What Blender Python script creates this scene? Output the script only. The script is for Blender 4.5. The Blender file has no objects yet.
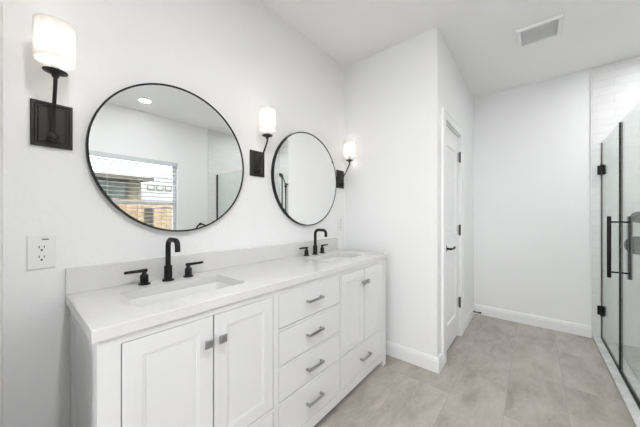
import bpy, bmesh, math
from mathutils import Vector, Matrix
PI = math.pi
sc = bpy.context.scene
COL = sc.collection

# ------------------------------------------------------------------ camera, world, sun, exposure
YAW = 39.656
cam_d = bpy.data.cameras.new('camera')
cam = bpy.data.objects.new('camera', cam_d); COL.objects.link(cam)
cam.location = (0, 0, 1.22)
cam.rotation_euler = (math.radians(90), 0, math.radians(YAW - 90))
cam_d.sensor_width = 36; cam_d.lens = 36 * 257.62 / 640
cam_d.shift_y = 2.16 / 640; cam_d.clip_start = 0.005; cam_d.clip_end = 200
sc.camera = cam

SKY_STRENGTH = 3.9
SUN_STRENGTH = 2.5
LAMPS = [80.0, 520.0, 60.0, 30.0, 360.0]   # recessed downlight lens emission; lamps after the first are added for brightness
SHADE = 0.6         # sconce shade glow
BULB = 31.0
w = bpy.data.worlds.new('sky'); sc.world = w; w.use_nodes = True
bg = w.node_tree.nodes['Background']
bg.inputs[0].default_value = (0.95, 0.975, 1.0, 1); bg.inputs[1].default_value = SKY_STRENGTH
sun_d = bpy.data.lights.new('sun', 'SUN'); sun_d.energy = SUN_STRENGTH; sun_d.angle = 0.02
sun_d.color = (1, 0.95, 0.86)
sun = bpy.data.objects.new('sun', sun_d); COL.objects.link(sun)
sun.rotation_euler = Vector((-0.25, 0.75, 0.8)).to_track_quat('Z', 'Y').to_euler()
FILL = 6.0           # added area light behind the doorway, out of view, to brighten the room
fill_d = bpy.data.lights.new('added hall fill light', 'AREA'); fill_d.shape = 'RECTANGLE'; fill_d.size = 1.9; fill_d.size_y = 1.75; fill_d.energy = FILL
fill_d.color = (0.97, 0.985, 1.0)
fill = bpy.data.objects.new('added hall fill light', fill_d); COL.objects.link(fill)
fill.location = (-1.735, -0.05, 1.35); fill.rotation_euler = Vector((-1, 0, 0)).to_track_quat('Z', 'Y').to_euler()
vs = sc.view_settings
vs.view_transform = 'Standard'; vs.look = 'None'; vs.exposure = 0.09; vs.gamma = 1.0
vs.use_curve_mapping = False

# ------------------------------------------------------------------ materials
def mat(name, color=(0.8, 0.8, 0.8), rough=0.5, metal=0.0, spec=0.5, emit=None, es=0.0):
    m = bpy.data.materials.new(name); m.use_nodes = True
    b = m.node_tree.nodes['Principled BSDF']
    b.inputs['Base Color'].default_value = (*color, 1)
    b.inputs['Roughness'].default_value = rough
    b.inputs['Metallic'].default_value = metal
    b.inputs['Specular IOR Level'].default_value = spec
    if emit:
        b.inputs['Emission Color'].default_value = (*emit, 1)
        b.inputs['Emission Strength'].default_value = es
    return m
def nodes(m): return m.node_tree.nodes, m.node_tree.links, m.node_tree.nodes['Principled BSDF']
def add_noise_bump(m, scale, strength, dist=0.002, detail=3):
    n, l, b = nodes(m)
    tc = n.new('ShaderNodeNewGeometry')
    t = n.new('ShaderNodeTexNoise'); t.inputs['Scale'].default_value = scale; t.inputs['Detail'].default_value = detail
    l.new(tc.outputs['Position'], t.inputs['Vector'])
    bp = n.new('ShaderNodeBump'); bp.inputs['Strength'].default_value = strength; bp.inputs['Distance'].default_value = dist
    l.new(t.outputs['Fac'], bp.inputs['Height']); l.new(bp.outputs[0], b.inputs['Normal'])
    return m

M_WALL = add_noise_bump(mat('wall paint', (0.87, 0.87, 0.868), 0.65, spec=0.3), 70, 0.25, 0.004)
M_CEIL = add_noise_bump(mat('ceiling paint', (0.93, 0.93, 0.928), 0.8, spec=0.2), 60, 0.2, 0.003)
M_TRIM = mat('trim paint', (0.88, 0.88, 0.88), 0.35)
M_CAB = mat('cabinet paint', (0.74, 0.74, 0.74), 0.32)
M_BLACK = mat('matte black metal', (0.007, 0.007, 0.008), 0.45, 0.0, 0.3)
M_BLACKG = mat('black rubber', (0.008, 0.008, 0.008), 0.6)
M_BRONZE = mat('dark bronze', (0.016, 0.014, 0.013), 0.40, 0.2)
M_CHROME = mat('brushed nickel', (0.42, 0.42, 0.43), 0.28, 1.0)
M_CERAMIC = mat('white ceramic', (0.82, 0.82, 0.81), 0.08)
M_PLASTIC = mat('white plastic', (0.84, 0.84, 0.83), 0.3)
M_DARK = mat('dark slot', (0.015, 0.015, 0.015), 0.6)
M_VINYL = mat('white vinyl', (0.85, 0.86, 0.87), 0.35)
M_BLIND = mat('blind slats', (0.62, 0.64, 0.66), 0.45)
M_GREY = mat('vent louvre', (0.82, 0.82, 0.82), 0.5)
M_DUCT = mat('duct interior', (0.34, 0.34, 0.34), 0.8)
M_BULB = mat('bulb', (0.9, 0.9, 0.9), 0.4, emit=(1.0, 0.94, 0.86), es=BULB)
M_MIRROR = mat('mirror silver', (0.90, 0.91, 0.905), 0.0, 1.0)

def quartz():
    m = mat('white quartz', (0.80, 0.79, 0.775), 0.09)
    n, l, b = nodes(m)
    g = n.new('ShaderNodeNewGeometry'); t = n.new('ShaderNodeTexNoise')
    t.inputs['Scale'].default_value = 5; t.inputs['Detail'].default_value = 8; t.inputs['Distortion'].default_value = 1.2
    r = n.new('ShaderNodeValToRGB'); r.color_ramp.elements[0].position = 0.35; r.color_ramp.elements[1].position = 0.65
    r.color_ramp.elements[0].color = (0.695, 0.688, 0.677, 1); r.color_ramp.elements[1].color = (0.715, 0.708, 0.697, 1)
    l.new(g.outputs['Position'], t.inputs['Vector']); l.new(t.outputs['Fac'], r.inputs[0]); l.new(r.outputs[0], b.inputs['Base Color'])
    return m
M_QUARTZ = quartz()

def floor_tile():
    m = mat('stone floor tile', (0.4, 0.37, 0.34), 0.38)
    n, l, b = nodes(m)
    g = n.new('ShaderNodeNewGeometry')
    mp = n.new('ShaderNodeMapping'); mp.inputs['Location'].default_value = (-1.93 + 0.61 * 5, -0.14 + 0.305 * 12, 0)
    l.new(g.outputs['Position'], mp.inputs['Vector'])
    br = n.new('ShaderNodeTexBrick'); br.offset = 0.33; br.offset_frequency = 3; br.squash = 1
    br.inputs['Scale'].default_value = 1; br.inputs['Brick Width'].default_value = 0.61; br.inputs['Row Height'].default_value = 0.305
    br.inputs['Mortar Size'].default_value = 0.0012; br.inputs['Mortar Smooth'].default_value = 0.1; br.inputs['Bias'].default_value = 0
    br.inputs['Color1'].default_value = (0, 0, 0, 1); br.inputs['Color2'].default_value = (1, 1, 1, 1); br.inputs['Mortar'].default_value = (0.5, 0.5, 0.5, 1)
    l.new(mp.outputs[0], br.inputs['Vector'])
    # per-tile offset of the stone pattern
    sp = n.new('ShaderNodeVectorMath'); sp.operation = 'SCALE'; sp.inputs['Scale'].default_value = 7.0
    l.new(br.outputs['Color'], sp.inputs[0])
    ad = n.new('ShaderNodeVectorMath'); ad.operation = 'ADD'
    l.new(g.outputs['Position'], ad.inputs[0]); l.new(sp.outputs[0], ad.inputs[1])
    st = n.new('ShaderNodeMapping'); st.inputs['Rotation'].default_value = (0, 0, math.radians(28)); st.inputs['Scale'].default_value = (1.0, 2.4, 1)
    l.new(ad.outputs[0], st.inputs['Vector'])
    no = n.new('ShaderNodeTexNoise'); no.inputs['Scale'].default_value = 3.2; no.inputs['Detail'].default_value = 10; no.inputs['Roughness'].default_value = 0.70; no.inputs['Distortion'].default_value = 0.35
    l.new(st.outputs[0], no.inputs['Vector'])
    r = n.new('ShaderNodeValToRGB'); e = r.color_ramp.elements
    e[0].position = 0.30; e[0].color = (0.305, 0.262, 0.218, 1)
    e[1].position = 0.72; e[1].color = (0.560, 0.505, 0.465, 1)
    x = e.new(0.5); x.color = (0.435, 0.388, 0.345, 1)
    l.new(no.outputs['Fac'], r.inputs[0])
    hs = n.new('ShaderNodeHueSaturation')
    mr = n.new('ShaderNodeMapRange'); mr.inputs['To Min'].default_value = 0.93; mr.inputs['To Max'].default_value = 1.08
    l.new(br.outputs['Color'], mr.inputs['Value']); l.new(mr.outputs[0], hs.inputs['Value']); l.new(r.outputs[0], hs.inputs['Color'])
    mx = n.new('ShaderNodeMix'); mx.data_type = 'RGBA'
    l.new(br.outputs['Fac'], mx.inputs[0]); l.new(hs.outputs[0], mx.inputs[6]); mx.inputs[7].default_value = (0.34, 0.31, 0.285, 1)
    l.new(mx.outputs[2], b.inputs['Base Color'])
    bp = n.new('ShaderNodeBump'); bp.invert = True; bp.inputs['Strength'].default_value = 0.4; bp.inputs['Distance'].default_value = 0.001
    l.new(br.outputs['Fac'], bp.inputs['Height']); l.new(bp.outputs[0], b.inputs['Normal'])
    return m
M_FLOOR = floor_tile()

def wall_tile(axis):
    m = mat('glazed subway tile ' + axis, (0.78, 0.78, 0.775), 0.06)
    n, l, b = nodes(m)
    g = n.new('ShaderNodeNewGeometry'); s = n.new('ShaderNodeSeparateXYZ'); c = n.new('ShaderNodeCombineXYZ')
    l.new(g.outputs['Position'], s.inputs[0]); l.new(s.outputs[axis], c.inputs[0]); l.new(s.outputs['Z'], c.inputs[1])
    mp = n.new('ShaderNodeMapping'); mp.inputs['Location'].default_value = (6, 0, 0); l.new(c.outputs[0], mp.inputs['Vector'])
    br = n.new('ShaderNodeTexBrick'); br.offset = 0.5
    br.inputs['Scale'].default_value = 1; br.inputs['Brick Width'].default_value = 0.30; br.inputs['Row Height'].default_value = 0.075
    br.inputs['Mortar Size'].default_value = 0.0016; br.inputs['Mortar Smooth'].default_value = 0.3
    br.inputs['Color1'].default_value = (0.76, 0.76, 0.755, 1); br.inputs['Color2'].default_value = (0.80, 0.80, 0.795, 1); br.inputs['Mortar'].default_value = (0.68, 0.68, 0.675, 1)
    l.new(mp.outputs[0], br.inputs['Vector']); l.new(br.outputs['Color'], b.inputs['Base Color'])
    no = n.new('ShaderNodeTexNoise'); no.inputs['Scale'].default_value = 17; no.inputs['Detail'].default_value = 2
    ms = n.new('ShaderNodeMapping'); ms.inputs['Scale'].default_value = (0.8, 0.8, 1.6)
    l.new(g.outputs['Position'], ms.inputs['Vector']); l.new(ms.outputs[0], no.inputs['Vector'])
    b1 = n.new('ShaderNodeBump'); b1.inputs['Strength'].default_value = 0.6; b1.inputs['Distance'].default_value = 0.010
    l.new(no.outputs['Fac'], b1.inputs['Height'])
    b2 = n.new('ShaderNodeBump'); b2.invert = True; b2.inputs['Strength'].default_value = 0.7; b2.inputs['Distance'].default_value = 0.002
    l.new(br.outputs['Fac'], b2.inputs['Height']); l.new(b1.outputs[0], b2.inputs['Normal']); l.new(b2.outputs[0], b.inputs['Normal'])
    return m
M_TILE_Y = wall_tile('Y'); M_TILE_X = wall_tile('X')

def marble(name, c1, c2, scale, rough):
    m = mat(name, c1, rough)
    n, l, b = nodes(m)
    g = n.new('ShaderNodeNewGeometry'); t = n.new('ShaderNodeTexNoise')
    t.inputs['Scale'].default_value = scale; t.inputs['Detail'].default_value = 8; t.inputs['Distortion'].default_value = 1.5
    r = n.new('ShaderNodeValToRGB'); r.color_ramp.elements[0].position = 0.38; r.color_ramp.elements[1].position = 0.6
    r.color_ramp.elements[0].color = (*c2, 1); r.color_ramp.elements[1].color = (*c1, 1)
    l.new(g.outputs['Position'], t.inputs['Vector']); l.new(t.outputs['Fac'], r.inputs[0]); l.new(r.outputs[0], b.inputs['Base Color'])
    return m
M_CURB = marble('curb marble', (0.74, 0.74, 0.73), (0.62, 0.62, 0.61), 9, 0.2)
M_PAN = marble('shower pan stone', (0.62, 0.62, 0.60), (0.50, 0.50, 0.48), 14, 0.35)
M_WOOD = marble('fence cedar', (0.42, 0.31, 0.21), (0.30, 0.215, 0.14), 4, 0.7)
M_WOODD = marble('dark gate wood', (0.10, 0.075, 0.055), (0.06, 0.045, 0.035), 6, 0.7)
M_SIDING = marble('tan siding', (0.21, 0.18, 0.125), (0.16, 0.135, 0.09), 2, 0.8)
M_STUCCO = mat('white stucco', (0.45, 0.45, 0.46), 0.8)
M_ROOF = mat('shingle roof', (0.10, 0.085, 0.07), 0.8)
M_GROUND = marble('dry ground', (0.13, 0.14, 0.08), (0.09, 0.10, 0.055), 3, 0.9)
M_DARKGLASS = mat('dark house glass', (0.05, 0.07, 0.06), 0.05)

def glass(name, tint, base, gain):
    m = bpy.data.materials.new(name); m.use_nodes = True
    n = m.node_tree.nodes; l = m.node_tree.links; n.clear()
    out = n.new('ShaderNodeOutputMaterial'); mx = n.new('ShaderNodeMixShader')
    tr = n.new('ShaderNodeBsdfTransparent'); tr.inputs[0].default_value = (*tint, 1)
    gl = n.new('ShaderNodeBsdfGlossy'); gl.inputs['Roughness'].default_value = 0.0
    lw = n.new('ShaderNodeLayerWeight'); lw.inputs['Blend'].default_value = 0.5
    pw = n.new('ShaderNodeMath'); pw.operation = 'POWER'; pw.inputs[1].default_value = 4.0
    l.new(lw.outputs['Facing'], pw.inputs[0])
    ma = n.new('ShaderNodeMath'); ma.operation = 'MULTIPLY_ADD'; ma.inputs[1].default_value = gain; ma.inputs[2].default_value = base; ma.use_clamp = True
    l.new(pw.outputs[0], ma.inputs[0])
    l.new(ma.outputs[0], mx.inputs[0]); l.new(tr.outputs[0], mx.inputs[1]); l.new(gl.outputs[0], mx.inputs[2]); l.new(mx.outputs[0], out.inputs[0])
    return m
M_GLASS = glass('shower glass', (0.965, 0.985, 0.975), 0.04, 0.45)
M_PANE = glass('window pane glass', (0.97, 0.985, 0.98), 0.03, 0.5)
M_CANDLE = glass('clear candle sleeve', (0.80, 0.80, 0.80), 0.12, 0.6)

def shade_mat():
    m = bpy.data.materials.new('pleated lamp shade'); m.use_nodes = True
    n = m.node_tree.nodes; l = m.node_tree.links; n.clear()
    out = n.new('ShaderNodeOutputMaterial')
    di = n.new('ShaderNodeBsdfDiffuse'); di.inputs[0].default_value = (0.62, 0.615, 0.61, 1)
    tl = n.new('ShaderNodeBsdfTranslucent'); tl.inputs[0].default_value = (0.85, 0.80, 0.74, 1)
    em = n.new('ShaderNodeEmission'); em.inputs[0].default_value = (1, 0.97, 0.93, 1); em.inputs[1].default_value = SHADE * 0.1
    mx = n.new('ShaderNodeMixShader'); mx.inputs[0].default_value = 0.22
    a = n.new('ShaderNodeAddShader')
    l.new(di.outputs[0], mx.inputs[1]); l.new(tl.outputs[0], mx.inputs[2]); l.new(mx.outputs[0], a.inputs[0]); l.new(em.outputs[0], a.inputs[1]); l.new(a.outputs[0], out.inputs[0])
    return m
M_SHADE = shade_mat()

# ------------------------------------------------------------------ mesh helpers
def link(name, bm, m, parent=None, smooth=False, loc=None, recalc=True):
    if recalc: bmesh.ops.recalc_face_normals(bm, faces=bm.faces)
    me = bpy.data.meshes.new(name); bm.to_mesh(me); bm.free()
    me.materials.append(m)
    if smooth:
        for p in me.polygons: p.use_smooth = True
        try: me.set_sharp_from_angle(angle=math.radians(40))
        except Exception: pass
    o = bpy.data.objects.new(name, me); COL.objects.link(o)
    if parent: o.parent = parent
    if loc: o.location = loc
    return o
def empty(name, loc, label, cat, group=None, rot=0):
    o = bpy.data.objects.new(name, None); COL.objects.link(o)
    o.location = loc; o.rotation_euler = (0, 0, rot); o['label'] = label; o['category'] = cat
    o.empty_display_size = 0.05
    if group: o['group'] = group
    return o
def tag(o, label, cat, group=None):
    o['label'] = label; o['category'] = cat
    if group: o['group'] = group
    return o
def structure(o): o['kind'] = 'structure'; return o
def box(bm, a, b, bevel=0.0, seg=2):
    x0, y0, z0 = a; x1, y1, z1 = b
    x0, x1 = sorted((x0, x1)); y0, y1 = sorted((y0, y1)); z0, z1 = sorted((z0, z1))
    v = [bm.verts.new(p) for p in ((x0,y0,z0),(x1,y0,z0),(x1,y1,z0),(x0,y1,z0),(x0,y0,z1),(x1,y0,z1),(x1,y1,z1),(x0,y1,z1))]
    fs = [bm.faces.new([v[i] for i in q]) for q in ((0,3,2,1),(4,5,6,7),(0,1,5,4),(1,2,6,5),(2,3,7,6),(3,0,4,7))]
    if bevel:
        es = list({e for f in fs for e in f.edges})
        bmesh.ops.bevel(bm, geom=es, offset=bevel, segments=seg, affect='EDGES', profile=0.5)
def boxes(name, lst, m, parent=None, bevel=0.0, **k):
    bm = bmesh.new()
    for a, b in lst: box(bm, a, b, bevel)
    return link(name, bm, m, parent, **k)
def loft(bm, loops, cap0=True, cap1=True):
    vs_ = [[bm.verts.new(p) for p in L] for L in loops]
    n = len(vs_[0])
    for A, B in zip(vs_, vs_[1:]):
        for i in range(n):
            bm.faces.new((A[i], A[(i+1) % n], B[(i+1) % n], B[i]))
    if cap0: bm.faces.new(list(reversed(vs_[0])))
    if cap1: bm.faces.new(vs_[-1])
def circ(c, r, u, v, n=24): return [Vector(c) + Vector(u)*r*math.cos(2*PI*i/n) + Vector(v)*r*math.sin(2*PI*i/n) for i in range(n)]
AX = {'X': ((0,1,0),(0,0,1),(1,0,0)), 'Y': ((0,0,1),(1,0,0),(0,1,0)), 'Z': ((1,0,0),(0,1,0),(0,0,1))}
def lathe(bm, prof, c=(0,0,0), axis='Z', n=28, cap0=True, cap1=True):
    """prof: list of (radius, height along axis)"""
    u, v, w_ = AX[axis]; c = Vector(c); w_ = Vector(w_)
    loft(bm, [circ(c + w_*h, max(r, 1e-4), u, v, n) for r, h in prof], cap0, cap1)
def tube(bm, pts, r, n=12, sub=6, caps=True):
    P = [Vector(p) for p in pts]
    if sub > 1:
        Q = []
        for i in range(len(P)-1):
            p0 = P[max(i-1,0)]; p1 = P[i]; p2 = P[i+1]; p3 = P[min(i+2, len(P)-1)]
            for k in range(sub):
                t = k/sub
                Q.append(0.5*((2*p1)+(p2-p0)*t+(2*p0-5*p1+4*p2-p3)*t*t+(3*p1-p0-3*p2+p3)*t**3))
        Q.append(P[-1]); P = Q
    T = [(P[min(i+1,len(P)-1)]-P[max(i-1,0)]).normalized() for i in range(len(P))]
    ref = Vector((1,0,0)) if abs(T[0].x) < 0.8 else Vector((0,0,1))
    N = (ref - T[0]*ref.dot(T[0])).normalized(); L = []
    for i, p in enumerate(P):
        N = (N - T[i]*N.dot(T[i])).normalized(); B = T[i].cross(N)
        rr = r[i] if isinstance(r, list) else r
        L.append([p + N*rr*math.cos(2*PI*k/n) + B*rr*math.sin(2*PI*k/n) for k in range(n)])
    loft(bm, L, caps, caps)
def rrect(cx, cy, z, hx, hy, r, n=6):
    out = []
    for sx, sy, a0 in ((1,1,0),(-1,1,90),(-1,-1,180),(1,-1,270)):
        for k in range(n+1):
            a = math.radians(a0 + 90*k/n)
            out.append((cx + sx*(hx-r) + r*math.cos(a), cy + sy*(hy-r) + r*math.sin(a), z))
    return out
def panel_loops(bm, f, u0, u1, v0, v1, prof, back):
    """f(u,v,d)->point, d is depth behind the face. prof: list of (inset, depth) from the outer edge in. Solid with back at depth `back`."""
    def L(i, d): return [f(u0+i, v0+i, d), f(u1-i, v0+i, d), f(u1-i, v1-i, d), f(u0+i, v1-i, d)]
    loft(bm, [L(0, back)] + [L(i, d) for i, d in prof])

# ------------------------------------------------------------------ room dimensions
YW = 1.45; XE = 2.13; YD = 0.577; XF = 3.72; YO = -1.42; XL = -0.014; ZC = 2.695; T = 0.12
XH = -1.6     # end of the small hall behind the doorway

def wall(name, lst, m=M_WALL): return structure(boxes(name, lst, m))
wall('floor', [((XH-T, YO-T, -0.1), (XF+T, YW+T, 0))], M_FLOOR)
wall('ceiling', [((XH-T, YO-T, ZC), (XF+T, YW+T, ZC+0.15))], M_CEIL)
wall('wall_vanity', [((XH-T, YW, 0), (XE+T, YW+T, ZC))])
wall('wall_end', [((XE, YD, 0), (XE+T, YW, ZC))])
DX0, DX1, DZ = 2.325, 2.925, 2.03
wall('wall_closet', [((XE+T, YD, 0), (DX0, YD+T, ZC)), ((DX1, YD, 0), (XF+T, YD+T, ZC)), ((DX0, YD, DZ), (DX1, YD+T, ZC)), ((DX0-0.05, YD+T, 0), (DX1+0.05, YD+T+0.03, DZ+.1))])
wall('wall_far', [((XF, YO-T, 0), (XF+T, YD, ZC))])
WX0, WX1, WZ0, WZ1 = 0.28, 1.68, 0.86, 2.04
wall('wall_window', [((XH-T, YO-T, 0), (WX0, YO, ZC)), ((WX1, YO-T, 0), (XF, YO, ZC)), ((WX0, YO-T, 0), (WX1, YO, WZ0)), ((WX0, YO-T, WZ1), (WX1, YO, ZC))])
wall('wall_left', [((XL-T, 0.93, 0), (XL, YW, ZC)), ((XL-T, YO, 0), (XL, -0.90, ZC)), ((XL-T, -0.90, 2.06), (XL, 0.93, ZC))])
wall('wall_hall', [((XH-T, YO, 0), (XH, -1.0, ZC)), ((XH-T, 0.9, 0), (XH, YW, ZC)), ((XH-T, -1.0, 0), (XH, 0.9, 0.475)), ((XH-T, -1.0, 2.225), (XH, 0.9, ZC))])
structure(boxes('added_window', [((XH-0.09, -1.0, 0.475), (XH-0.04, -0.95, 2.225)), ((XH-0.09, 0.85, 0.475), (XH-0.04, 0.9, 2.225)), ((XH-0.09, -0.075, 0.525), (XH-0.04, -0.025, 2.175)), ((XH-0.09, -0.95, 0.475), (XH-0.04, 0.85, 0.525)), ((XH-0.09, -0.95, 2.175), (XH-0.04, 0.85, 2.225))], M_TRIM))  # invented window frame around the added hall light, unseen from the camera
# tiled shower surfaces
structure(boxes('wall_tile_far', [((XF-0.010, YO, 0), (XF, -0.443, ZC))], M_TILE_Y))
structure(boxes('wall_tile_side', [((2.16, YO, 0), (XF-0.010, YO+0.010, ZC))], M_TILE_X))
structure(boxes('trim_1', [((XF-0.013, -0.445, 0), (XF, -0.440, ZC))], M_TRIM))
structure(boxes('floor_shower', [((2.335, YO+0.01, 0), (XF-0.010, -0.60, 0.006))], M_PAN))

# baseboards with a stepped profile
def baseboard(name, p0, p1, nrm, ext0=0.0, ext1=0.0):
    p0 = Vector((*p0, 0)); p1 = Vector((*p1, 0)); n_ = Vector((*nrm, 0)); d = (p1-p0).normalized()
    prof = [(0, 0), (0.015, 0), (0.015, 0.084), (0.012, 0.092), (0.012, 0.100), (0.008, 0.112), (0.0, 0.115)]
    bm = bmesh.new()
    a = [p0 - d*ext0*k[0]/0.015 + n_*k[0] + Vector((0,0,k[1])) for k in prof]
    b = [p1 + d*ext1*k[0]/0.015 + n_*k[0] + Vector((0,0,k[1])) for k in prof]
    loft(bm, [a, b]); return structure(link(name, bm, M_TRIM))
baseboard('baseboard_vanity', (XL, YW), (XE, YW), (0, -1))
baseboard('baseboard_end', (XE, YW-0.015), (XE, YD), (-1, 0), 0, 0.015)
baseboard('baseboard_closet', (XE, YD), (2.232, YD), (0, -1), 0.015, 0)
baseboard('baseboard_corner', (3.002, YD), (XF, YD), (0, -1))
baseboard('baseboard_far', (XF, YD-0.015), (XF, -0.440), (-1, 0))
baseboard('baseboard_window', (XL, YO), (2.16, YO), (0, 1))
baseboard('baseboard_left', (XL, 0.62), (XL, YW-0.015), (1, 0)) if False else None

# ------------------------------------------------------------------ closet door
door = bpy.data.objects.new('door_1', None); COL.objects.link(door); door.location = (DX1, YD, 0); structure(door)
def rel(o, par):   # keep world placement of mesh built in world coordinates
    o.parent = par; o.matrix_parent_inverse = Matrix.Translation(-Vector(par.location)); return o
LY = YD + 0.010; LB = YD + 0.045
dl, dr, db, dt = DX0+0.018, DX1-0.018, 0.030, DZ-0.020
bm = bmesh.new()
st = 0.115
for a, b in (((dl, LY, db), (dl+st, LB, dt)), ((dr-st, LY, db), (dr, LB, dt)), ((dl+st, LY, db), (dr-st, LB, 0.24)), ((dl+st, LY, 0.85), (dr-st, LB, 1.045)), ((dl+st, LY, 1.85), (dr-st, LB, dt))): box(bm, a, b)
for z0, z1 in ((0.24, 0.85), (1.045, 1.85)):
    panel_loops(bm, lambda u, v, d: (u, LY+d, v), dl+st, dr-st, z0, z1, [(0, 0), (0.004, 0.002), (0.012, 0.013), (0.024, 0.013), (0.042, 0.004)], 0.035)
leaf = rel(link('door_leaf', bm, M_TRIM), door)
# jamb lining and casing
c = 0.005
rel(boxes('door_jamb', [((DX0, YD-0.001, 0), (DX0+0.016, YD+T, DZ)), ((DX1-0.016, YD-0.001, 0), (DX1, YD+T, DZ)), ((DX0+0.016, YD-0.001, DZ-0.016), (DX1-0.016, YD+T, DZ))], M_TRIM), door)
cas = bmesh.new()
x0, x1, z1 = 2.232, 3.002, 2.10
for a, b in (((x0, YD-0.017, 0), (DX0+0.004, YD, z1)), ((DX1-0.004, YD-0.017, 0), (x1, YD, z1)), ((DX0+0.004, YD-0.017, DZ-0.004), (DX1-0.004, YD, z1))): box(cas, a, b, 0.003, 1)
box(cas, (x0-0.001, YD-0.021, 0), (x0+0.014, YD, z1+0.001), 0.002, 1); box(cas, (x1-0.014, YD-0.021, 0), (x1+0.001, YD, z1+0.001), 0.002, 1); box(cas, (x0+0.014, YD-0.021, z1-0.014), (x1-0.014, YD, z1+0.001), 0.002, 1)
rel(link('door_casing', cas, M_TRIM), door)
for hz in (1.81, 1.075, 0.345):
    bm = bmesh.new(); lathe(bm, [(0.0075, -0.048), (0.0075, 0.048)], (DX1-0.017, YD-0.004, hz), 'Z', 12)
    lathe(bm, [(0.004, -0.054), (0.009, -0.050), (0.009, -0.046)], (DX1-0.017, YD-0.004, hz), 'Z', 12)
    lathe(bm, [(0.009, 0.046), (0.009, 0.050), (0.004, 0.054)], (DX1-0.017, YD-0.004, hz), 'Z', 12)
    box(bm, (DX1-0.044, LY-0.0015, hz-0.045), (DX1-0.018, LY+0.001, hz+0.045)); box(bm, (DX1-0.016, YD-0.0025, hz-0.045), (DX1-0.004, YD-0.0005, hz+0.045))
    rel(link('door_hinge', bm, M_BLACKG, smooth=True), door)
bm = bmesh.new(); lx = dl + 0.06; lz = 0.935
lathe(bm, [(0.030, 0), (0.030, 0.006), (0.026, 0.010), (0.011, 0.012), (0.010, 0.045)], (lx, LY, lz), 'Y', 20) if False else None
loft(bm, [circ((lx, LY - h, lz), r, (1,0,0), (0,0,1), 24) for r, h in ((0.032, 0), (0.032, 0.006), (0.027, 0.011), (0.011, 0.013), (0.010, 0.050))])
tube(bm, [(lx-0.012, LY-0.050, lz), (lx+0.03, LY-0.052, lz+0.002), (lx+0.07, LY-0.052, lz-0.002), (lx+0.115, LY-0.050, lz+0.006)], 0.009, 10)
rel(link('door_handle', bm, M_BLACK, smooth=True), door)

# spring door stop on the baseboard
bm = bmesh.new(); sx, sz = 3.60, 0.055; y0 = YD-0.015
loft(bm, [circ((sx, y0-h, sz), r, (1,0,0), (0,0,1), 14) for r, h in ((0.011, 0), (0.011, 0.006), (0.006, 0.009), (0.0055, 0.06), (0.010, 0.062), (0.010, 0.078), (0.007, 0.081))])
for k in range(9):
    loft(bm, [circ((sx, y0-0.012-0.005*k-h, sz), r, (1,0,0), (0,0,1), 12) for r, h in ((0.0055, 0), (0.0075, 0.0012), (0.0055, 0.0024))])
tag(link('door_stop', bm, M_BLACK, smooth=True), 'small black spring door stop on the white baseboard in the far corner', 'door stop')

# ------------------------------------------------------------------ window with blinds
win = bpy.data.objects.new('window_1', None); COL.objects.link(win); win.location = (WX0, YO, WZ0); structure(win)
fy0, fy1 = YO-T+0.005, YO-T+0.055; fw = 0.045; rz = 1.405
fr = [((WX0, fy0, WZ0), (WX0+fw, fy1, WZ1)), ((WX1-fw, fy0, WZ0), (WX1, fy1, WZ1)), ((WX0+fw, fy0, WZ0), (WX1-fw, fy1, WZ0+fw)), ((WX0+fw, fy0, WZ1-fw), (WX1-fw, fy1, WZ1))]
rel(boxes('window_frame', fr, M_VINYL, bevel=0.002), win)
rel(boxes('meeting_rail', [((WX0+fw, fy0+0.005, rz-0.022), (WX1-fw, fy1-0.005, rz+0.022))], M_VINYL, bevel=0.002), win)
rel(boxes('window_pane', [((WX0+fw, fy0+0.022, WZ0+fw), (WX1-fw, fy0+0.026, rz-0.022))], M_PANE), win)
rel(boxes('window_pane', [((WX0+fw, fy0+0.022, rz+0.022), (WX1-fw, fy0+0.026, WZ1-fw))], M_PANE), win)
rel(boxes('window_sill', [((WX0+0.002, fy1+0.001, WZ0), (WX1-0.002, YO+0.012, WZ0+0.012))], M_TRIM, bevel=0.002), win)

bl = empty('window_blind', (WX0, YO-0.03, WZ1), 'white horizontal slat blind with open slats, reflected in the larger round mirror', 'blind')
bx0, bx1 = 0.008, WX1-WX0-0.008
o = boxes('valance', [((bx0, -0.012, -0.062), (bx1, 0.034, -0.001))], M_BLIND, bl, bevel=0.002)
bm = bmesh.new(); z = -0.085; zs = []
while z > -(WZ1-WZ0)+0.06:
    t = math.radians(6); h = 0.027
    v = []
    for (yy, dz) in ((-h, 0), (-h*0.5, 0.0022), (0, 0.003), (h*0.5, 0.0022), (h, 0)):
        v.append((yy*math.cos(t) - dz*math.sin(t), yy*math.sin(t)+dz))
    L = [[(x, y_ + 0.003, z+z_) for y_, z_ in v] + [(x, y_ + 0.003, z+z_-0.0022) for y_, z_ in reversed(v)] for x in (bx0+0.002, bx1-0.002)]
    loft(bm, L); zs.append(z); z -= 0.057
link('slats', bm, M_BLIND, bl)
boxes('bottom_rail', [((bx0, -0.018, zs[-1]-0.042), (bx1, 0.024, zs[-1]-0.024))], M_BLIND, bl, bevel=0.003)
for px in (0.17, 0.54, 0.90, 1.26):
    boxes('ladder_cord', [((px-0.0012, -0.021, zs[-1]-0.03), (px+0.0012, -0.0195, -0.06)), ((px-0.0012, 0.0255, zs[-1]-0.03), (px+0.0012, 0.027, -0.06))], M_BLIND, bl)

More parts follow.
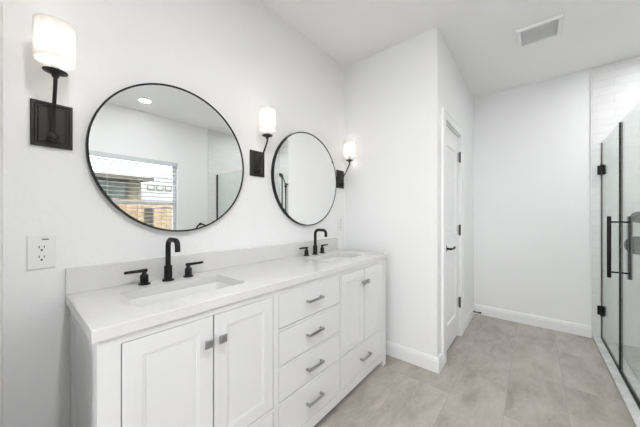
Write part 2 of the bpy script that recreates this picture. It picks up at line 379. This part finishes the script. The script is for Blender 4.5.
# ------------------------------------------------------------------ outside the window
structure(boxes('ground', [((-8, -30, -0.45), (22, YO-T, -0.30))], M_GROUND))
fe = empty('wooden_fence', (1.0, -5.5, -0.30), 'sunlit orange cedar fence outside the window, seen in the larger round mirror', 'fence')
bm = bmesh.new(); x = -3.0; i = 0
while x < 5.2:
    top = 1.95 + 0.012*((i*7) % 3) if x < 1.35 else 1.76 + 0.01*((i*5) % 3)
    if not (1.30 < x < 1.62): box(bm, (x, -0.012, 0.0), (x+0.135, 0.012, top), 0.003, 1)
    x += 0.142; i += 1
link('boards', bm, M_WOOD, fe)
boxes('cap_rail', [((1.3, -0.03, 1.77), (5.2, 0.05, 1.83))], M_WOOD, fe, bevel=0.003)
boxes('gate_panel', [((1.30, -0.05, 0.0), (1.62, -0.02, 1.75))], M_WOODD, fe, bevel=0.003)
for px in (-2.6, -0.2, 1.27, 1.66, 4.2):
    boxes('post', [((px-0.045, 0.013, 0), (px+0.045, 0.10, 1.88 if px < 1.5 else 1.72))], M_WOOD, fe, bevel=0.003)

nh = empty('neighbour_house', (1.0, -9.0, -0.30), 'tan sided house with a dark window behind the fence, seen in the larger round mirror', 'house')
bm = bmesh.new(); box(bm, (-5, -4, 0), (2.3, 0, 2.92))
for k in range(18): box(bm, (-5, 0, 0.155*k), (2.3, 0.012, 0.155*k+0.13))
link('wall', bm, M_SIDING, nh)
bm = bmesh.new(); loft(bm, [[(-5.5, 0.5, 2.86), (-5.5, 0.5, 2.98), (-5.5, -4.5, 3.25), (-5.5, -4.5, 3.13)], [(2.6, 0.5, 2.86), (2.6, 0.5, 2.98), (2.6, -4.5, 3.25), (2.6, -4.5, 3.13)]]); link('roof', bm, M_ROOF, nh)
hw = boxes('window', [((0.85, 0.012, 2.1), (0.93, 0.05, 2.85)), ((1.22, 0.012, 2.1), (1.30, 0.05, 2.85)), ((1.80, 0.012, 2.1), (1.88, 0.05, 2.85)), ((0.93, 0.012, 2.77), (1.80, 0.05, 2.85)), ((0.93, 0.012, 2.1), (1.80, 0.05, 2.18))], M_WOODD, nh)
boxes('pane', [((0.93, 0.012, 2.18), (1.22, 0.02, 2.77)), ((1.30, 0.012, 2.18), (1.80, 0.02, 2.77))], M_DARKGLASS, hw)
wh = empty('white_house', (3.6, -12.5, -0.30), 'white stucco house with three small square windows, seen through the blind in the larger mirror', 'house')
bm = bmesh.new(); loft(bm, [[(0.3, 0, 0), (7, 0, 0), (7, 0, 3.7), (1.6, 0, 3.7), (0.3, 0, 2.6)], [(0.3, -4, 0), (7, -4, 0), (7, -4, 3.7), (1.6, -4, 3.7), (0.3, -4, 2.6)]]); link('wall', bm, M_STUCCO, wh)
for k in range(3):
    xx = 0.95 + 0.42*k
    f_ = boxes('window', [((xx, 0.001, 2.85), (xx+0.32, 0.04, 2.88)), ((xx, 0.001, 3.10), (xx+0.32, 0.04, 3.13)), ((xx, 0.001, 2.88), (xx+0.03, 0.04, 3.10)), ((xx+0.29, 0.001, 2.88), (xx+0.32, 0.04, 3.10))], M_WOODD, wh)
    boxes('pane', [((xx+0.03, 0.001, 2.88), (xx+0.29, 0.02, 3.10))], M_STUCCO, f_)

# ------------------------------------------------------------------ vanity cabinet
VX0, VX1 = 0.157, 1.979; VY = 0.937; VT = 0.868; VB = YW - 0.017
van = empty('vanity_cabinet', ((VX0+VX1)/2, VY, 0), 'long white double vanity cabinet with shaker doors and four centre drawers', 'cabinet')
def vz(z): return 1.22 - (1.22 - z)*0.9843
def vpart(o, par=None): return rel(o, par or van)
A0, A1, A2, A3, A4, A5 = 0.210, 0.497, 0.789, 0.820, 1.330, 1.342  # bays
A6, A7, A8 = 1.344, 1.629, 1.914
zt, zb = 0.843, 0.052
ft = 0.022
rows = [(0.677, 0.841), (0.495, 0.660), (0.322, 0.478), (0.113, 0.303)]
# carcass: side panels with recessed field, bottom, back, inner dividers
bm = bmesh.new()
box(bm, (VX0+0.022, VY+ft, zb+0.02), (VX1-0.022, VB, zb+0.04)); box(bm, (VX0+0.022, VB-0.01, zb+0.04), (VX1-0.022, VB, VT))
for xx in (0.803, 1.336): box(bm, (xx-0.008, VY+ft, zb+0.04), (xx+0.008, VB-0.01, 0.70))
vpart(link('carcass', bm, M_CAB))
for side in (0, 1):
    bm = bmesh.new(); xo = VX0 if side == 0 else VX1; s = 1 if side == 0 else -1
    f = lambda u, v, d, xo=xo, s=s: (xo + s*d, u, v)
    box(bm, (xo, VY+ft, zb), (xo+s*0.022, VY+ft+0.045, VT), 0.001, 1)
    box(bm, (xo, VB-0.045, zb), (xo+s*0.022, VB, VT), 0.001, 1)
    box(bm, (xo, VY+ft+0.045, zb), (xo+s*0.022, VB-0.045, zb+0.07)); box(bm, (xo, VY+ft+0.045, VT-0.06), (xo+s*0.022, VB-0.045, VT))
    panel_loops(bm, f, VY+ft+0.045, VB-0.045, zb+0.07, VT-0.06, [(0, 0.0), (0.008, 0.009), (0.016, 0.009)], 0.02)
    vpart(link('side_panel', bm, M_CAB))
# face frame
bm = bmesh.new()
for a, b, c0, c1 in ((VX0, A0, zb, VT), (A2+0.0, A3, zb, VT), (1.327, 1.344, zb, VT), (A8, VX1, zb, VT), (A0, A2, zt, VT), (A3, 1.327, zt, VT), (1.344, A8, zt, VT), (A0, A2, zb, 0.111), (A3, 1.327, zb, 0.111), (1.344, A8, zb, 0.111), (A0, A2, 0.305, 0.320), (1.344, A8, 0.305, 0.320)):
    box(bm, (a, VY, c0), (b, VY+ft, c1))
for (lo, hi), (lo2, hi2) in zip(rows, rows[1:]): box(bm, (A3, VY, hi2+0.003), (1.327, VY+ft, lo-0.003))
vpart(link('face_frame', bm, M_CAB))
for fx0, fx1 in ((VX0, VX0+0.05), (VX1-0.05, VX1)):
    for fy0_, fy1_ in ((VY, VY+0.05), (VB-0.05, VB)):
        vpart(boxes('foot', [((fx0, fy0_, 0), (fx1, fy1_, zb))], M_CAB, bevel=0.002))
g = 0.0028
def vdoor(x0, x1, knob_x):
    bm = bmesh.new()
    panel_loops(bm, lambda u, v, d: (u, VY+d, v), x0+g, x1-g, 0.320+g, zt-g, [(0, 0.001), (0.001, 0), (0.052, 0), (0.054, 0.0012), (0.060, 0.0016), (0.0625, 0.0032), (0.07, 0.0032)], 0.020)
    d = link('door', bm, M_CAB); vpart(d)
    kb = bmesh.new(); zk = 0.747
    loft(kb, [circ((knob_x, VY-h, zk), r, (1,0,0), (0,0,1), 12) for r, h in ((0.006, 0), (0.005, 0.012))])
    def sq(h, s): return [(knob_x-s, VY-h, zk-s), (knob_x+s, VY-h, zk-s), (knob_x+s, VY-h, zk+s), (knob_x-s, VY-h, zk+s)]
    loft(kb, [sq(0.012, 0.008), sq(0.017, 0.0145), (sq(0.023, 0.0145)), sq(0.026, 0.012)])
    k = link('knob', kb, M_CHROME); k['label'] = 'square brushed nickel knob'
    k.parent = d; k.matrix_parent_inverse = Matrix.Identity(4)
    return d
vdoor(A0, A1, A1-0.028); vdoor(A1, A2, A1+0.028); vdoor(1.344, A7, A7-0.028); vdoor(A7, A8, A7+0.028)
def vdrawer(x0, x1, z0, z1, hx, zh):
    bm = bmesh.new()
    panel_loops(bm, lambda u, v, d: (u, VY+d, v), x0+g, x1-g, z0, z1, [(0, 0.0015), (0.0015, 0), (0.01, 0)], 0.020)
    d = link('drawer', bm, M_CAB); vpart(d)
    hb = bmesh.new(); hl = 0.063
    for sx_ in (-1, 1): box(hb, (hx+sx_*(hl-0.006)-0.005, VY-0.020, zh-0.005), (hx+sx_*(hl-0.006)+0.005, VY, zh+0.005))
    box(hb, (hx-hl, VY-0.029, zh-0.006), (hx+hl, VY-0.019, zh+0.006), 0.0015, 2)
    h = link('handle', hb, M_CHROME); h['label'] = 'brushed nickel bar pull'
    h.parent = d; h.matrix_parent_inverse = Matrix.Identity(4)
for (z0, z1), zh in zip(rows, (0.762, 0.583, 0.397, 0.211)): vdrawer(A3, 1.327, z0, z1, 1.075, zh)
vdrawer(A0, A2, 0.113, 0.303, 0.50, 0.211); vdrawer(1.344, A8, 0.113, 0.303, 1.634, 0.211)

# ------------------------------------------------------------------ countertop with sink cut-outs
CX0, CX1, CY0, CZ0, CZ1 = 0.144, 1.991, 0.928, VT, 0.905
ct = empty('countertop', ((CX0+CX1)/2, CY0, CZ0), 'long white quartz countertop with two sink cut-outs on the vanity cabinet', 'countertop')
SINKS = [0.50, 1.60]; SHX, SHY, SYC = 0.215, 0.128, 1.172
def slab_mesh():
    bm = bmesh.new(); box(bm, (CX0, CY0, CZ0), (CX1, YW-0.0005, CZ1), 0.0025, 2)
    bmesh.ops.recalc_face_normals(bm, faces=bm.faces)
    o = link('countertop_slab', bm, M_QUARTZ)
    cb = bmesh.new()
    for s in SINKS: loft(cb, [rrect(s, SYC, CZ0-0.05, SHX, SHY, 0.016), rrect(s, SYC, CZ1+0.05, SHX, SHY, 0.016)])
    c_ = link('cut', cb, M_QUARTZ)
    md = o.modifiers.new('cut', 'BOOLEAN'); md.object = c_; md.operation = 'DIFFERENCE'; md.solver = 'EXACT'
    dg = bpy.context.evaluated_depsgraph_get(); me = bpy.data.meshes.new_from_object(o.evaluated_get(dg))
    o.modifiers.clear(); o.data = me; bpy.data.objects.remove(c_)
    return o
slab = rel(slab_mesh(), ct)
tag(boxes('backsplash', [((CX0, YW-0.021, CZ1), (CX1, YW-0.0005, 1.008))], M_QUARTZ, bevel=0.0015), 'low white quartz backsplash standing along the rear edge of the countertop', 'backsplash')

def sink(cx, label):
    s = empty('sink', (cx, SYC, CZ0), label, 'sink', 'undermount sinks')
    bm = bmesh.new(); hx, hy = SHX, SHY
    L = []
    for i, z, r in ((-0.022, 0.0, 0.04), (-0.022, -0.0005, 0.04), (0.0, -0.0008, 0.016), (0.003, -0.010, 0.017), (0.006, -0.06, 0.022), (0.016, -0.105, 0.04), (0.030, -0.122, 0.045), (0.06, -0.130, 0.045), (0.105, -0.134, 0.02)):
        L.append(rrect(0, 0, z, hx-i, hy-i, r))
    O = [rrect(0, 0, z, hx-i, hy-i, 0.04) for i, z in ((-0.022, -0.012), (-0.006, -0.02), (0.0, -0.11), (0.03, -0.145), (0.105, -0.150))]
    loft(bm, list(reversed(O)) + L, True, True)
    link('basin', bm, M_CERAMIC, s, smooth=True)
    bm = bmesh.new(); lathe(bm, [(0.026, -0.1335), (0.026, -0.131), (0.020, -0.129), (0.018, -0.131), (0.001, -0.131)], (0, 0, 0), 'Z', 20)
    d = link('drain', bm, M_BLACK, s, smooth=True); d['label'] = 'black drain'
sink(SINKS[0], 'white rectangular undermount sink near the left end of the countertop')
sink(SINKS[1], 'white rectangular undermount sink near the right end by the end wall')

# ------------------------------------------------------------------ faucets
def faucet(cx, label):
    f = empty('faucet', (cx, 1.370, CZ1), label, 'faucet', 'widespread faucets')
    bm = bmesh.new(); lathe(bm, [(0.026, 0.0), (0.026, 0.005), (0.0175, 0.008), (0.0175, 0.072), (0.012, 0.074), (0.001, 0.074)], (0,0,0), 'Z', 24)
    link('base', bm, M_BLACK, f, smooth=True)
    bm = bmesh.new()
    pts = [(0, 0, 0.070), (0, 0, 0.125)]
    R_ = 0.034; zc = 0.150 + 0.016
    pts = [(0, 0, 0.070), (0, 0, zc)]
    for a in range(15, 91, 15): pts.append((0, -R_+R_*math.cos(math.radians(a)), zc+R_*math.sin(math.radians(a))))
    pts.append((0, -R_-0.050, zc+R_))
    r2 = 0.026
    for a in range(15, 91, 15): pts.append((0, -R_-0.050-r2*math.sin(math.radians(a)), zc+R_-r2+r2*math.cos(math.radians(a))))
    pts.append((0, -R_-0.050-r2-0.001, zc+R_-r2-0.026))
    tube(bm, pts, 0.0115, 16, 1)
    link('spout', bm, M_BLACK, f, smooth=True)
    for s in (-1, 1):
        bm = bmesh.new(); hx = s*0.098
        lathe(bm, [(0.024, 0.0), (0.024, 0.005), (0.0165, 0.008), (0.0165, 0.042), (0.010, 0.048), (0.008, 0.060), (0.001, 0.060)], (hx, 0.006, 0), 'Z', 20)
        h = link('handle', bm, M_BLACK, f, smooth=True)
        lv = bmesh.new(); loft(lv, [circ((hx - s*0.012 + s*t_, 0.006, 0.063+0.03*max(0, t_)*0.2), r_, (0,1,0), (0,0,1), 12) for t_, r_ in ((0, 0.006), (0.002, 0.0078), (0.086, 0.0062), (0.088, 0.005))])
        link('lever', lv, M_BLACK, h, smooth=True)
faucet(0.494, 'matte black gooseneck faucet with two lever handles below the left mirror, the nearer one')
faucet(1.592, 'matte black gooseneck faucet with two lever handles, the farther one by the end wall')

# ------------------------------------------------------------------ round mirrors
def mirror(cx, cz, r, label, tilt=0.0):
    o = empty('round_mirror', (cx, YW, cz), label, 'mirror', 'round black framed mirrors')
    n = 96; bm = bmesh.new()
    prof = [(r-0.012, 0.001), (r, 0.001), (r, 0.027), (r-0.0015, 0.0285), (r-0.006, 0.0285), (r-0.007, 0.0275), (r-0.007, 0.022), (r-0.012, 0.022)]
    L = [circ((0, -h, 0), q, (1,0,0), (0,0,1), n) for q, h in prof]; L.append(L[0])
    vv = [[bm.verts.new(p) for p in K] for K in L[:-1]]; vv.append(vv[0])
    for A, B in zip(vv, vv[1:]):
        for i in range(n): bm.faces.new((A[i], A[(i+1) % n], B[(i+1) % n], B[i]))
    link('frame', bm, M_BLACK, o, smooth=True)
    bm = bmesh.new(); loft(bm, [circ((0, -0.018, 0), r-0.0075, (1,0,0), (0,0,1), n), circ((0, -0.0235, 0), r-0.0075, (1,0,0), (0,0,1), n)])
    g_ = link('mirror_glass', bm, M_MIRROR, o); g_.rotation_euler = (0, 0, math.radians(tilt))
mirror(0.580, 1.513, 0.3765, 'large round black-framed mirror on the left, reflecting the window and fence')
mirror(1.578, 1.519, 0.381, 'round black-framed mirror nearer the end wall, reflecting the white wall and shower', -0.36)

# ------------------------------------------------------------------ wall sconces
def sconce(cx, label):
    s = empty('wall_sconce', (cx, YW, 1.572), label, 'wall lamp', 'wall sconces with white pleated shades')
    bm = bmesh.new(); hw_, hh = 0.0575, 0.0855
    def R(i, d): return [(-hw_+i, -d, -hh+i), (hw_-i, -d, -hh+i), (hw_-i, -d, hh-i), (-hw_+i, -d, hh-i)]
    loft(bm, [R(0, 0.0005), R(0, 0.010), R(0.003, 0.013), (R(0.009, 0.013)), R(0.012, 0.009), R(0.018, 0.009), R(0.021, 0.012), R(0.024, 0.012)])
    link('backplate', bm, M_BRONZE, s)
    bm = bmesh.new(); loft(bm, [circ((0, -h, -0.050), r, (1,0,0), (0,0,1), 18) for r, h in ((0.014, 0.011), (0.014, 0.016), (0.009, 0.020), (0.014, 0.027), (0.017, 0.036), (0.014, 0.045), (0.004, 0.051))])
    link('finial', bm, M_BRONZE, s, smooth=True)
    bm = bmesh.new(); tube(bm, [(0, -0.034, -0.052), (0, -0.036, -0.020), (0, -0.046, 0.020), (0, -0.070, 0.060), (0, -0.094, 0.100), (0, -0.112, 0.134), (0, -0.112, 0.160)], 0.0058, 12)
    link('arm', bm, M_BRONZE, s, smooth=True)
    bm = bmesh.new(); lathe(bm, [(h0, h1-0.010) for h0, h1 in ((0.006, 0.158), (0.010, 0.162), (0.010, 0.168), (0.016, 0.172), (0.033, 0.179), (0.034, 0.182), (0.031, 0.1835), (0.014, 0.178), (0.012, 0.186), (0.001, 0.187))], (0, -0.112, 0), 'Z', 28)
    link('dish', bm, M_BRONZE, s, smooth=True)
    bm = bmesh.new(); lathe(bm, [(0.0115, 0.1742), (0.0115, 0.232), (0.001, 0.232)], (0, -0.112, 0), 'Z', 16)
    k = link('candle_sleeve', bm, M_CANDLE, s, smooth=True); k['label'] = 'clear candle sleeve'
    bm = bmesh.new(); lathe(bm, [(0.006, 0.233), (0.010, 0.240), (0.014, 0.262), (0.013, 0.280), (0.006, 0.300), (0.001, 0.306)], (0, -0.112, 0), 'Z', 16)
    link('bulb', bm, M_BULB, s, smooth=True)
    # pleated drum shade
    bm = bmesh.new(); n = 144; z0, z1 = 0.205, 0.343
    def ring(r, z, pl): return [(math.cos(2*PI*i/n)*(r + (pl if i % 2 else 0)), -0.112 + math.sin(2*PI*i/n)*(r + (pl if i % 2 else 0)), z) for i in range(n)]
    A = [ring(0.0530, z0, 0), ring(0.0545, z0+0.0005, 0), ring(0.0545, z0+0.005, 0), ring(0.0525, z0+0.0055, 0.0011), ring(0.0525, z1-0.0055, 0.0011), ring(0.0545, z1-0.005, 0), ring(0.0545, z1-0.0005, 0), ring(0.0530, z1, 0)]
    vv = [[bm.verts.new(p) for p in K] for K in A]
    for P_, Q_ in zip(vv, vv[1:]):
        for i in range(n): bm.faces.new((P_[i], P_[(i+1) % n], Q_[(i+1) % n], Q_[i]))
    sh = link('lamp_shade', bm, M_SHADE, s)
    boxes('shade_seam', [((-0.0555, -0.112-0.003, z0+0.001), (-0.0535, -0.112+0.003, z1-0.001))], M_SHADE, sh)
    bm = bmesh.new()
    for a in range(3):
        an = a*2*PI/3 + 0.4
        tube(bm, [(0, -0.112, 0.232), (math.cos(an)*0.053, -0.112+math.sin(an)*0.053, 0.215)], 0.0009, 6, 1)
    link('shade_ring', bm, M_CHROME, s)
sconce(0.107, 'bronze wall sconce at the far left above the outlet')
sconce(1.075, 'bronze wall sconce between the two round mirrors')
sconce(2.049, 'bronze wall sconce in the corner beside the end wall')

# ------------------------------------------------------------------ outlets
def outlet(cx, cz, label, wide=0.0375, high=0.064):
    o = empty('wall_outlet', (cx, YW, cz), label, 'outlet', 'white wall outlets')
    bm = bmesh.new()
    def R(i, d): return [(-wide+i, -d, -high+i), (wide-i, -d, -high+i), (wide-i, -d, high-i), (-wide+i, -d, high-i)]
    loft(bm, [R(0, 0.0005), R(0, 0.004), R(0.002, 0.006), R(0.01, 0.006)]); link('cover_plate', bm, M_PLASTIC, o)
    for dz in (0.0145, -0.0225):
        bm = bmesh.new(); L = [[(0.0165*math.copysign(abs(math.cos(a))**0.8, math.cos(a)), -d, dz + 0.0145*math.sin(a)) for a in [2*PI*k/28 for k in range(28)]] for d in (0.006, 0.0078)]
        loft(bm, L); r_ = link('socket', bm, M_PLASTIC, o)
        bm = bmesh.new()
        box(bm, (-0.008, -0.0082, dz+0.001), (-0.0053, -0.0077, dz+0.010)); box(bm, (0.0053, -0.0082, dz+0.002), (0.008, -0.0077, dz+0.009))
        loft(bm, [circ((0, -d, dz-0.0065), 0.0034, (1,0,0), (0,0,1), 12) for d in (0.0077, 0.0083)])
        link('slot', bm, M_DARK, r_)
    boxes('indicator', [((0.001, -0.0068, 0.046), (0.019, -0.0058, 0.051))], M_GREYD, o)
M_GREYD = mat('grey indicator strip', (0.16, 0.16, 0.16), 0.5)
outlet(0.079, 1.081, 'white duplex outlet with a small dark strip on the wall left of the backsplash')
outlet(2.050, 1.130, 'white outlet right of the farther faucet, next to the end wall', 0.036, 0.058)

# ------------------------------------------------------------------ ceiling vent and downlights
v = empty('ceiling_vent', (2.715, -0.033, ZC), 'white square ceiling exhaust vent with a fine grey grille', 'vent')
bm = bmesh.new(); h = 0.140
def Rz(i, d): return [(-h+i, -h+i, -d), (h-i, -h+i, -d), (h-i, h-i, -d), (-h+i, h-i, -d)]
vv = [[bm.verts.new(p) for p in Rz(i, d)] for i, d in ((0, 0.0005), (0, 0.006), (0.006, 0.018), (0.028, 0.018), (0.034, 0.008), (0.034, 0.0005))]
for A, B in zip(vv, vv[1:] + [vv[0]]):
    for i in range(4): bm.faces.new((A[i], A[(i+1) % 4], B[(i+1) % 4], B[i]))
link('frame', bm, M_TRIM, v)
boxes('backing', [((-0.105, -0.105, -0.003), (0.105, 0.105, -0.0005))], M_DUCT, v)
bm = bmesh.new(); q = -0.100
while q < 0.1005:
    box(bm, (-0.105, q-0.0022, -0.011), (0.105, q+0.0022, -0.007)); box(bm, (q-0.0022, -0.105, -0.011), (q+0.0022, 0.105, -0.007)); q += 0.0125
link('grille', bm, M_GREY, v)

def downlight(x, y, label, power):
    m_lens = mat('lamp lens', (0.9, 0.9, 0.9), 0.4, emit=(0.985, 0.99, 1.0), es=power)
    o = empty('recessed_light', (x, y, ZC), label, 'ceiling light', 'recessed ceiling lights')
    bm = bmesh.new(); vv = [circ((0, 0, -d), r, (1,0,0), (0,1,0), 40) for r, d in ((0.078, 0.0005), (0.078, 0.004), (0.072, 0.007), (0.062, 0.007), (0.060, 0.0005))]
    V = [[bm.verts.new(p) for p in K] for K in vv]
    for A, B in zip(V, V[1:] + [V[0]]):
        for i in range(40): bm.faces.new((A[i], A[(i+1) % 40], B[(i+1) % 40], B[i]))
    link('trim_ring', bm, M_TRIM, o, smooth=True)
    bm = bmesh.new(); loft(bm, [circ((0, 0, -d), 0.0595, (1,0,0), (0,1,0), 40) for d in (0.001, 0.004)]); link('lens', bm, m_lens, o)
downlight(1.11, -0.98, 'round white recessed ceiling light reflected near the top of the left mirror', LAMPS[0])
downlight(0.25, -0.08, 'added recessed ceiling light in front of the left sink, unseen main fill', LAMPS[1])  # from here on the downlights are added, unseen, placed to balance brightness
downlight(1.35, -0.10, 'added recessed ceiling light in front of the vanity drawers, unseen fill', LAMPS[2])
downlight(2.10, -0.25, 'added recessed ceiling light in front of the shower panel, unseen fill', LAMPS[3])
downlight(3.05, -1.02, 'added recessed ceiling light over the shower floor, unseen fill', LAMPS[4])

# ------------------------------------------------------------------ shower enclosure
GY = -0.515; GT = 0.0045; JX = 2.99; RX = 2.32; GZ = 1.935
cb = structure(boxes('trim_2', [((RX-0.06, -0.590, 0), (XF-0.010, -0.452, 0.022)), ((RX-0.06, YO+0.010, 0), (RX+0.015, -0.590, 0.022))], M_CURB, bevel=0.002))
sd = empty('shower_door', (XF-0.01, GY, 0.03), 'frameless glass shower door with tall black pull handle and two hinges', 'shower door')
rel(boxes('door_glass', [((JX+0.006, GY-GT, 0.034), (XF-0.016, GY+GT, GZ))], M_GLASS), sd)
def bar_handle():
    hx = 3.035; z0, z1 = 0.730, 1.215
    for s, nm in ((1, 'handle'), (-1, 'handle')):
        bm = bmesh.new(); yb = GY + s*0.054
        lathe(bm, [(0.0115, z0), (0.0125, z0+0.002), (0.0125, z1-0.002), (0.0115, z1)], (hx, yb, 0), 'Z', 16)
        for z_ in (z0+0.045, z1-0.045): loft(bm, [circ((hx, y_, z_), 0.0065, (1,0,0), (0,0,1), 12) for y_ in (GY + s*GT, yb)])
        rel(link(nm, bm, M_BLACK, smooth=True), sd)
bar_handle()
for zc in (1.668, 0.290):
    rel(boxes('hinge', [((XF-0.016, GY-0.030, zc-0.045), (XF-0.0105, GY+0.030, zc+0.045)), ((XF-0.065, GY+GT, zc-0.045), (XF-0.016, GY+GT+0.010, zc+0.045)), ((XF-0.065, GY-GT-0.010, zc-0.045), (XF-0.016, GY-GT, zc+0.045))], M_BLACK, bevel=0.0015), sd)
rel(boxes('edge_seal', [((XF-0.0155, GY-0.006, 0.034), (XF-0.0108, GY+0.006, GZ))], M_BLACKG), sd)
rel(boxes('bottom_sweep', [((JX+0.006, GY-0.007, 0.023), (XF-0.016, GY+0.007, 0.034))], M_BLACKG), sd)

fp = empty('shower_glass_panel', (RX, GY, 0.022), 'fixed clear glass shower panel beside the shower door, with black edge channels', 'shower panel')
rel(boxes('panel_glass', [((RX+0.01, GY-GT, 0.034), (JX-0.006, GY+GT, GZ))], M_GLASS), fp)
rel(boxes('edge_seal', [((JX-0.0058, GY-0.0095, 0.024), (JX+0.0055, GY+0.0095, GZ))], M_BLACKG), fp)
rel(boxes('bottom_channel', [((RX, GY-0.010, 0.022), (JX-0.006, GY+0.010, 0.036))], M_BLACK), fp)
rp = empty('shower_return_panel', (RX, YO, 0.022), 'glass return panel of the shower standing against the window wall, seen in the left mirror', 'shower panel')
rel(boxes('panel_glass', [((RX-GT, YO+0.022, 0.034), (RX+GT, GY-0.012, GZ))], M_GLASS), rp)
rel(boxes('wall_channel', [((RX-0.010, YO+0.0102, 0.022), (RX+0.010, YO+0.026, GZ))], M_BLACK), rp)
rel(boxes('bottom_channel', [((RX-0.010, YO+0.026, 0.022), (RX+0.010, GY-0.012, 0.034))], M_BLACK), rp)

# black towel ring on the window wall, its top just showing in the left mirror
tr = empty('towel_ring', (2.03, YO, 1.082), 'round black towel ring on the window wall, seen low in the left mirror', 'towel ring')
bm = bmesh.new(); loft(bm, [circ((0, h_, 0), r_, (1,0,0), (0,0,1), 24) for r_, h_ in ((0.022, 0.0005), (0.022, 0.008), (0.010, 0.010), (0.010, 0.052), (0.012, 0.054), (0.012, 0.060))]); link('mount', bm, M_BLACK, tr, smooth=True)
bm = bmesh.new(); nR = 40; rr_ = 0.085; V = [[bm.verts.new((math.sin(2*PI*i/nR)*(rr_+0.012*math.cos(2*PI*k/10)), 0.046+0.010*math.sin(2*PI*k/10), -0.088+math.cos(2*PI*i/nR)*(rr_+0.012*math.cos(2*PI*k/10)))) for k in range(10)] for i in range(nR)]
for i in range(nR):
    for k in range(10): bm.faces.new((V[i][k], V[(i+1) % nR][k], V[(i+1) % nR][(k+1) % 10], V[i][(k+1) % 10]))
link('ring', bm, M_BLACK, tr, smooth=True)
XT = XF - 0.010
def trim_disc(y, z, r, name, label, lever):
    o = empty(name, (XT, y, z), label, 'shower valve')
    bm = bmesh.new(); loft(bm, [circ((-h_, 0, 0), r_, (0,1,0), (0,0,1), 36) for r_, h_ in ((r, 0.0003), (r, 0.006), (r-0.006, 0.010), (0.001, 0.010))]); link('escutcheon', bm, M_BLACK, o, smooth=True)
    bm = bmesh.new(); loft(bm, [circ((-h_, 0, 0), r_, (0,1,0), (0,0,1), 20) for r_, h_ in ((0.022, 0.010), (0.022, 0.045), (0.018, 0.050))])
    box(bm, (-0.046, -0.006, -lever), (-0.034, 0.006, 0.0), 0.002, 1); link('lever', bm, M_BLACK, o, smooth=True)
trim_disc(-0.742, 0.945, 0.085, 'shower_valve', 'large round black shower valve plate on the tile behind the glass, below the small one', 0.075)
trim_disc(-0.745, 1.205, 0.052, 'shower_diverter', 'small round black shower diverter on the tile behind the glass, above the larger plate', 0.045)

hs = empty('hand_shower', (XT, -1.15, 1.05), 'black hand shower on a slide bar with hose, reflected in the farther round mirror', 'shower')
bm = bmesh.new(); lathe(bm, [(0.008, 0.0), (0.008, 0.86)], (-0.055, 0, 0), 'Z', 12)
for z_ in (0.03, 0.83): loft(bm, [circ((-x_, 0, z_), r_, (0,1,0), (0,0,1), 14) for r_, x_ in ((0.022, 0.0005), (0.022, 0.008), (0.009, 0.010), (0.009, 0.055))])
link('slide_bar', bm, M_BLACK, hs, smooth=True)
bm = bmesh.new(); tube(bm, [(-0.075, 0, 0.74), (-0.085, -0.004, 0.84), (-0.10, -0.03, 0.94), (-0.125, -0.065, 1.01)], 0.011, 12)
d_ = Vector((-0.8, 0, -0.6)); u_ = Vector((0, 1, 0)); w_ = d_.cross(u_); p_ = Vector((-0.125, -0.065, 1.01))
loft(bm, [circ(p_ + d_*h_, r_, u_, w_, 24) for r_, h_ in ((0.015, -0.022), (0.030, -0.012), (0.055, 0.004), (0.055, 0.014), (0.048, 0.017))])
link('spray_head', bm, M_BLACK, hs, smooth=True)
bm = bmesh.new(); box(bm, (-0.095, -0.015, 0.765), (-0.045, 0.015, 0.805), 0.004, 2); link('holder', bm, M_BLACK, hs)
bm = bmesh.new(); tube(bm, [(-0.075, 0, 0.74), (-0.078, 0.0, 0.50), (-0.080, 0.01, 0.05), (-0.075, 0.05, -0.22), (-0.060, 0.09, -0.18), (-0.03, 0.10, -0.06), (-0.001, 0.10, -0.04)], 0.007, 10); link('hose', bm, M_BLACK, hs, smooth=True)
